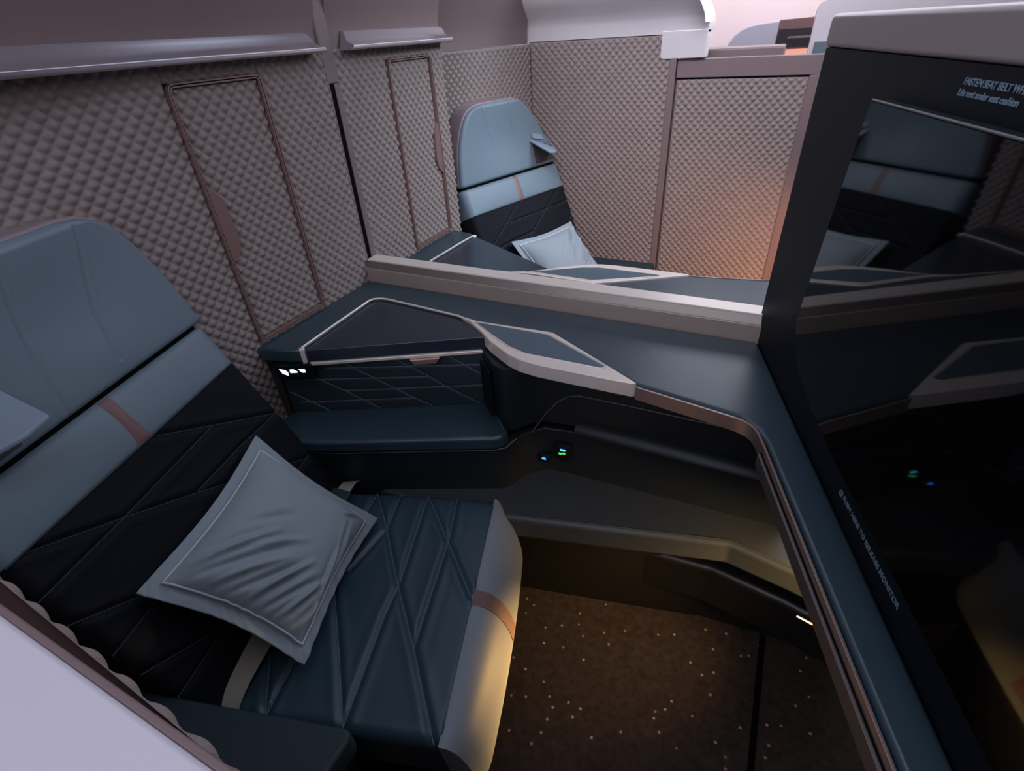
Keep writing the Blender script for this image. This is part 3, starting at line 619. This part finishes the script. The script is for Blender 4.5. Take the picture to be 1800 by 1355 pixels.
def make_seat(label, loc):
    t = thing('business_class_seat', loc, label, 'seat', None, SA, True)
    # --- cushion: stations run from the front to the back so the normal points up
    X0, X1c = 0.252, -0.150
    cs = [((0.087,.245),(0.241,0.0)), ((0.087,.245),(0.094,0.015)), ((0.157,.245),(0.166,.129)), ((0.166,.129),(0.161,-0.11)),
          ((-0.039,.245),(0.022,.14)), ((0.022,.14),(0.094,0.005)), ((0.094,0.005),(0.162,-0.112)), ((0.162,-0.112),(0.236,-0.25)),
          ((-0.039,.245),(-0.044,.17)), ((-0.044,.17),(-0.048,0.0)), ((0.020,.245),(0.022,.14)), ((0.022,.14),(-0.02,0.03)),
          ((0.094,0.01),(0.088,-0.052)), ((0.088,-0.052),(0.087,-0.245)), ((0.087,-0.245),(0.033,-0.137)), ((0.033,-0.137),(-0.04,0.0)),
          ((-0.048,-0.245),(-0.092,-.152)), ((-0.048,-0.245),(-0.044,-.157)), ((-0.044,-.157),(-0.048,0.0))]
    L = X0-X1c
    segs = [((a[1], X0-a[0]), (b[1], X0-b[0])) for a, b in cs]
    c, at = pad('cushion', [(X0, 0.466), (0.20, 0.470), (0.05, 0.470), (X1c, 0.462)], 0.250, 0.10, M['seat_navy'], t, r=0.022, rend=0.012, segs=segs, gd=0.0045, gw=0.0055, ends=(1, 0))
    wires('groove_strands', [dense(a, b, at, -0.0035) for a, b in segs], 0.0008, M['stitch_navy'], c, res=1)
    # --- grey front roll with rose stripe
    prof0 = [(0.243, 0.4655), (0.258, 0.4645), (0.276, 0.452), (0.291, 0.427), (0.302, 0.392), (0.308, 0.355), (0.306, 0.325), (0.290, 0.315), (0.262, 0.315)]
    prof = smoothpath(prof0, 2)
    def roll(name, y0, y1, o_, mm, par, prof=prof):
        ys = np.linspace(y0, y1, 40); V = []
        for y in ys:
            k = abs(y)/0.250; sh = (0.034*max(0, (k-0.72)/0.28)**2.0 if y > 0 else 0.012*max(0, (k-0.85)/0.15)**2); bow = 0.010*(1-k*k)
            for p in prof:
                f = max(0, min(1, (p[0]-0.243)/0.06)); V.append((p[0]+(bow-sh)*f+o_*0.8, y, p[1]+(o_*0.6 if p[1] > 0.33 else 0)))
        F = grid_faces(len(ys), len(prof)).tolist(); n = len(prof)
        F = [f[::-1] for f in F]
        F.append(list(range(0, n))); F.append(list(range((len(ys)-1)*n, len(ys)*n))[::-1])
        return mesh_np(name, V, F, mm, par, True, 60)
    fr_ = roll('front_roll', -0.252, 0.250, 0.0, M['fascia'], t)
    roll('rose_stripe', -0.016, 0.016, 0.0012, M['rose_leather'], fr_, smoothpath(prof0[:6], 2)+[(0.290, 0.36), (0.250, 0.44)])
    # --- seat base
    prism('seat_base', rounded([(-0.30, -0.235), (0.25, -0.235), (0.25, 0.235), (-0.30, 0.235)], 0.03), 0.0, 0.37, M['black'], t, 0.005, 2)
    # --- backrest
    bx = lambda u: (-0.118-u*0.4012, 0.455+u*0.916)
    BS = [((.262,.235),(.113,.323)), ((.113,.323),(.011,.384)), ((.262,.243),(.122,.256)), ((.122,.256),(0.0,.261)),
          ((.113,.322),(-.111,.321)), ((-.111,.321),(-.262,.324)), ((.262,.103),(.156,.166)), ((.156,.166),(0.0,.258)), ((0.0,.258),(-.111,.321)), ((-.111,.321),(-.229,.385)),
          ((.262,.122),(.08,.126)), ((.06,.070),(-.06,.145)), ((-.06,.145),(-.189,.226)), ((-.189,.226),(-.262,.275)), ((-0.06,.195),(-.262,.198)),
          ((-.03,.0),(-.173,.091)), ((-.173,.091),(-.262,.146)), ((-.08,.068),(-.262,.0745))]
    BS = [((a[0], a[1]+0.036), (b[0], b[1]+0.036)) for a, b in BS]
    st = [bx(u) for u in np.linspace(-0.02, 0.400, 12)]
    bk, atb = pad('backrest', st, 0.258, 0.095, M['back_black'], t, r=0.020, rend=0.006, segs=BS, gd=0.005, gw=0.005, ends=(0, 0))
    wires('groove_strands', [dense(a, b, atb, -0.0038) for a, b in BS], 0.0008, M['groove_edge_lit'], bk, res=1)  # paler strands stand for the lit edges of the backrest grooves
    st = [bx(u) for u in np.linspace(0.400, 0.494, 8)]
    lb, atl = pad('lumbar_band', st, 0.260, 0.095, M['seat_grey'], t, r=0.024, rend=0.014, ends=(0, 1), puff=0.006)
    st = [(p[0]+0.0018, p[1]+0.0008) for p in [bx(u) for u in np.linspace(0.401, 0.492, 8)]]
    pad('rose_stripe', st, [0.019]*3+[0.017]*5, 0.012, M['rose_leather'], lb, r=0.002, rend=0.012, ends=(0, 1), puff=0.006, nf=30)
    wires('seam', [[atb(y, 0.420, 0.002) for y in np.linspace(-0.250, 0.250, 20)]], 0.0016, M['seam_dark'], lb)
    # --- headrest: tapered, rounded top
    edges = [(0.911, .260, -.251), (0.96, .252, -.232), (1.00, .244, -.210), (1.04, .232, -.184), (1.08, .215, -.153), (1.105, .201, -.130),
             (1.125, .186, -.109), (1.138, .168, -.090), (1.147, .146, -.068), (1.152, .115, -.045)]
    outl = [(z, (a-b)/2) for z, a, b in edges]; cen = [(a+b)/2 for z, a, b in edges]
    hx = lambda z: -0.312-0.022*math.sin(min(1, (z-0.918)/0.24)*math.pi*0.5)
    stz = [(hx(z), z) for z, _ in outl]
    def dish(Y, U): return -0.009*np.exp(-(Y/0.12)**2)*np.sin(np.pi*np.clip(U/0.25, 0, 1))**2
    hs = [((0.082, 0.232), (0.060, 0.11)), ((0.060, 0.11), (0.058, 0.03)), ((-0.051, 0.232), (-0.058, 0.05)), ((-0.058, 0.05), (-0.06, 0.0))]
    hr, ath = pad('headrest', stz, [w for _, w in outl], 0.020, M['seat_grey'], t, r=0.013, rend=0.012, segs=hs, gd=0.0018, gw=0.0028, ends=(1, 1), extra=dish, cy=cen)
    stb = [(p[0]-0.016, p[1]) for p in stz]
    pad('headrest_shell', [(p[0], p[1]+0.004*(p[1]-0.918)/0.25) for p in stb], [w+0.002 for _, w in outl], 0.062, M['mauve_leather'], t, r=0.004, rend=0.006, nf=20, cy=cen)
    # gap under the headrest
    prism('gap_filler', [(-0.250, -0.238), (-0.250, 0.238), (-0.325, 0.238), (-0.325, -0.238)], 0.895, 0.935, M['void'], t, 0, 2, lambda u, v, w_: (u-0.07, v, w_))
    # reading light recess and flap on the aisle side of the headrest
    rc = prism('light_recess', rounded([(-0.240, 0.922), (-0.126, 0.922), (-0.120, 0.995), (-0.200, 0.985)], 0.006), -0.030, 0.0005, M['recess'], t, 0.001, 2, lambda u, v, w_: (hx(v)+w_+0.0005, u, v))
    fp = [(-0.112, 0.0, 0.005), (-0.236, -0.034, -0.024)]
    bm = bmesh.new()
    pts = [(-0.325, -0.108, 1.010), (-0.325, -0.200, 0.982), (-0.292, -0.216, 0.966), (-0.268, -0.196, 0.962), (-0.246, -0.156, 0.968), (-0.240, -0.122, 0.975)]
    lo = [bm.verts.new((p[0], p[1], p[2]-0.008)) for p in pts]; hi = [bm.verts.new(p) for p in pts]
    bm.faces.new(hi); bm.faces.new(lo[::-1])
    for i in range(6): bm.faces.new((lo[i], lo[(i+1) % 6], hi[(i+1) % 6], hi[i]))
    from_bm('reading_light_flap', bm, M['flap'], t, 0.003, 3)
    prism('hinge_plate', [(-0.178, 1.000), (-0.120, 1.014), (-0.120, 1.030), (-0.172, 1.020)], -0.002, 0.004, M['flap'], t, 0.001, 2, lambda u, v, w_: (hx(v)+w_+0.001, u, v))
    # --- belt
    def strap(name, path, width, wd, mm, par, th=0.0018):
        bm = bmesh.new(); wd = Vector(wd).normalized()*width/2; prev = None
        for i, p in enumerate(path):
            p = Vector(p); tg = (Vector(path[min(i+1, len(path)-1)])-Vector(path[max(i-1, 0)])).normalized(); up = tg.cross(wd).normalized()*th/2
            q = [bm.verts.new(p-wd-up), bm.verts.new(p+wd-up), bm.verts.new(p+wd+up), bm.verts.new(p-wd+up)]
            if prev:
                for k in range(4): bm.faces.new((prev[k], prev[(k+1) % 4], q[(k+1) % 4], q[k]))
            else: bm.faces.new(q[::-1])
            prev = q
        bm.faces.new(prev); return from_bm(name, bm, mm, par, 0.0005, 2)
    strap('belt_strap', smoothpath([(-0.105, -0.02, 0.486), (-0.108, -0.10, 0.486), (-0.112, -0.16, 0.484), (-0.116, -0.215, 0.480), (-0.118, -0.248, 0.466), (-0.119, -0.262, 0.43)], 2), 0.046, (1, 0.12, 0), M['belt'], t)
    strap('belt_strap', smoothpath([(-0.108, 0.272, 0.47), (-0.104, 0.250, 0.492), (-0.100, 0.215, 0.502), (-0.102, 0.16, 0.502)], 2), 0.034, (1, 0.2, 0), M['belt'], t)
    bu = prism('buckle', rounded([(-0.128, 0.158), (-0.082, 0.150), (-0.074, 0.200), (-0.120, 0.210)], 0.006), 0.502, 0.514, M['slatebuckle'], t, 0.003, 3)
    prism('metal_tongue', rounded([(-0.128, 0.146), (-0.082, 0.138), (-0.079, 0.158), (-0.125, 0.166)], 0.003), 0.508, 0.518, M['chrome'], bu, 0.002, 2)
    return t
M['stitch_navy'] = mat('slate_blue_stitching', (0.13, 0.19, 0.24), 0.7)
M['seam_dark'] = mat('dark_seam_piping', (0.03, 0.04, 0.055), 0.6)
M['recess'] = mat('dark_recess_plastic', (0.05, 0.055, 0.065), 0.5)
M['flap'] = mat('pale_blue_grey_flap', (0.26, 0.33, 0.42), 0.45)
M['slatebuckle'] = mat('dark_green_grey_buckle', (0.035, 0.05, 0.055), 0.4)
Sx, Sy = math.cos(SA), math.sin(SA)
seat_loc = (Sx*-0.45-Sy*0.556, Sy*-0.45+Sx*0.556, 0)
S1 = make_seat('near slate blue leather seat with black quilted backrest and rose stripe', seat_loc)
S2 = mirror_copy(S1, None, 'far slate blue leather seat with black quilted backrest beyond the divider rail')
for s_ in (S1, S2): s_['group'] = 'two matching centre seats'
# ------------------------------------------------------------------ pillows
def make_pillow(label, seed, corners):
    A, B, C_, D = [Vector(c) for c in corners]        # top, right, bottom, left in seat axes
    t = thing('pillow', seat_loc, label, 'pillow', None, SA, True)
    n = 130; rng = np.random.RandomState(seed)
    s = np.linspace(0, 1, n); U, V_ = np.meshgrid(s, s, indexing='ij')
    # pull the sides in a little between the corners
    Ub = U+(0.5-U)*0.085*np.sin(np.pi*V_)**1.2; Vb = V_+(0.5-V_)*0.085*np.sin(np.pi*U)**1.2
    # D->A is the u=0 edge (v up), C->B the u=1 edge
    P = ((1-Ub)*(1-Vb))[..., None]*np.array(D)+((1-Ub)*Vb)[..., None]*np.array(A)+(Ub*(1-Vb))[..., None]*np.array(C_)+(Ub*Vb)[..., None]*np.array(B)
    nrm = (B-D).cross(A-C_); nrm = (-nrm if nrm.dot(Vector((0.5, 0, 1))) < 0 else nrm).normalized(); nrm = np.array(nrm)
    def env(x, k=0.065): x = np.clip((x-k)/(1-2*k), 0, 1); return (1-np.abs(2*x-1)**3.2)
    body = (env(U)*env(V_))**0.55
    fold = np.zeros_like(U)
    def crease(a, b, w, h):
        nonlocal fold
        d = segdist(U, V_, a, b); ta = np.clip(((U-a[0])*(b[0]-a[0])+(V_-a[1])*(b[1]-a[1]))/((b[0]-a[0])**2+(b[1]-a[1])**2), 0, 1)
        k = np.sin(np.pi*np.clip(ta*0.9+0.05, 0, 1)); fold += h*k*(np.exp(-(d/w)**2)-0.6*np.exp(-((d-1.8*w)/(1.2*w))**2))
    for a, b, w, h in [((.10,.14),(.42,.46),.022,.007), ((.16,.10),(.52,.40),.02,-.006), ((.26,.09),(.58,.36),.018,.006), ((.38,.08),(.64,.34),.018,-.006),
                       ((.48,.08),(.72,.40),.018,.007), ((.60,.08),(.80,.34),.016,-.006), ((.70,.08),(.86,.36),.016,.008), ((.80,.08),(.90,.30),.014,-.007),
                       ((.90,.14),(.84,.62),.016,.006), ((.92,.35),(.80,.80),.018,-.004), ((.86,.88),(.72,.80),.015,.005), ((.30,.30),(.62,.50),.02,.004), ((.22,.42),(.46,.60),.025,-.003)]:
        crease(a, b, w, h)
    rip = 0.0016*np.sin(46*U+9*np.sin(9*V_)+4*np.sin(13*U))*np.exp(-(V_/0.12)**2)+0.0015*np.sin(55*V_+5*np.sin(8*U))*np.exp(-((1-U)/0.1)**2)
    front = 0.058*body+1.3*fold*(body > 0.01)*np.clip(body*2, 0, 1)+rip
    back = -0.030*body
    # corner ears soften
    VF = P+nrm*front[..., None]; VB = P+nrm*(back-0.0025)[..., None]
    N2 = n*n; F1 = grid_faces(n, n); F2 = F1[:, ::-1]+N2
    Vv = np.concatenate([VF.reshape(-1, 3), VB.reshape(-1, 3)])
    idx = np.arange(N2).reshape(n, n); ring = list(idx[0, :])+list(idx[1:, -1])+list(idx[-1, ::-1][1:])+list(idx[::-1, 0][1:-1])
    F3 = [[int(ring[i]), int(ring[(i+1) % len(ring)]), int(ring[(i+1) % len(ring)]+N2), int(ring[i]+N2)] for i in range(len(ring))]
    p = mesh_np('pillow_case', Vv, F1.tolist()+F2.tolist()+F3, M['pillow'], t)
    k0, k1 = int(n*0.072), n-1-int(n*0.072)
    path = [VF[k0, j] for j in range(k0, k1)]+[VF[i, k1] for i in range(k0, k1)]+[VF[k1, j] for j in range(k1, k0, -1)]+[VF[i, k0] for i in range(k1, k0, -1)]
    wires('piping', [[tuple(q+nrm*0.0012) for q in path]], 0.0019, M['piping'], p, cyclic=True)
    return t
cor = [(-0.203, 0.146, 0.716), (0.002, 0.152, 0.488), (0.006, -0.181, 0.515), (-0.196, -0.196, 0.703)]
PN = make_pillow('square grey blue pillow resting diagonally on the near seat', 3, cor)
PF = mirror_copy(PN, None, 'square grey blue pillow resting on the far seat beyond the rail')
# ------------------------------------------------------------------ aisle armrests
t = thing('aisle_armrest', (-0.5, 0.1, 0), 'flat navy armrest pad between the near seat and the aisle wall', 'armrest')
ap = rounded([(-0.80, 0.045), (-0.40, 0.045), (-0.355, 0.075), (-0.372, 0.184), (-0.80, 0.062)], [0, 0, 0.02, 0.015, 0])
ap = rounded([(-0.90, 0.052), (-0.392, 0.052), (-0.388, 0.182), (-0.70, 0.094), (-0.90, 0.094)], [0, 0.01, 0.018, 0.01, 0])
prism('arm_pad', ap, 0.480, 0.530, M['navy_lid2'] if 'navy_lid2' in M else M['navy_quilt'], t, 0.008, 4)
prism('arm_support', inset_poly(ap, 0.01), 0.0, 0.480, M['black'], t, 0.003, 2)
mirror_copy(t, None, 'navy armrest pad against the far side wall beside the far seat')
# ------------------------------------------------------------------ footwell lamps (the warm lights of the place)
AMB = (1.0, 0.60, 0.22)
area('footwell_lamp', (0.40, 0.66, 0.55), (0.05, 0.76, 0.33), 0.10, 0.06, AMB, 0.75, math.radians(68))
area('foot_duct_lamp', (0.275, 0.805, 0.225), (-0.29, 0.42, 0.25), 0.06, 0.02, (1.0, 0.55, 0.18), 1.0, math.radians(36))
area('footwell_lamp_far', (0.30, 2.12-0.600, 0.62), (-0.05, 2.12, 0.42), 0.04, 0.20, (1.0, 0.45, 0.2), 2.2, math.radians(120))
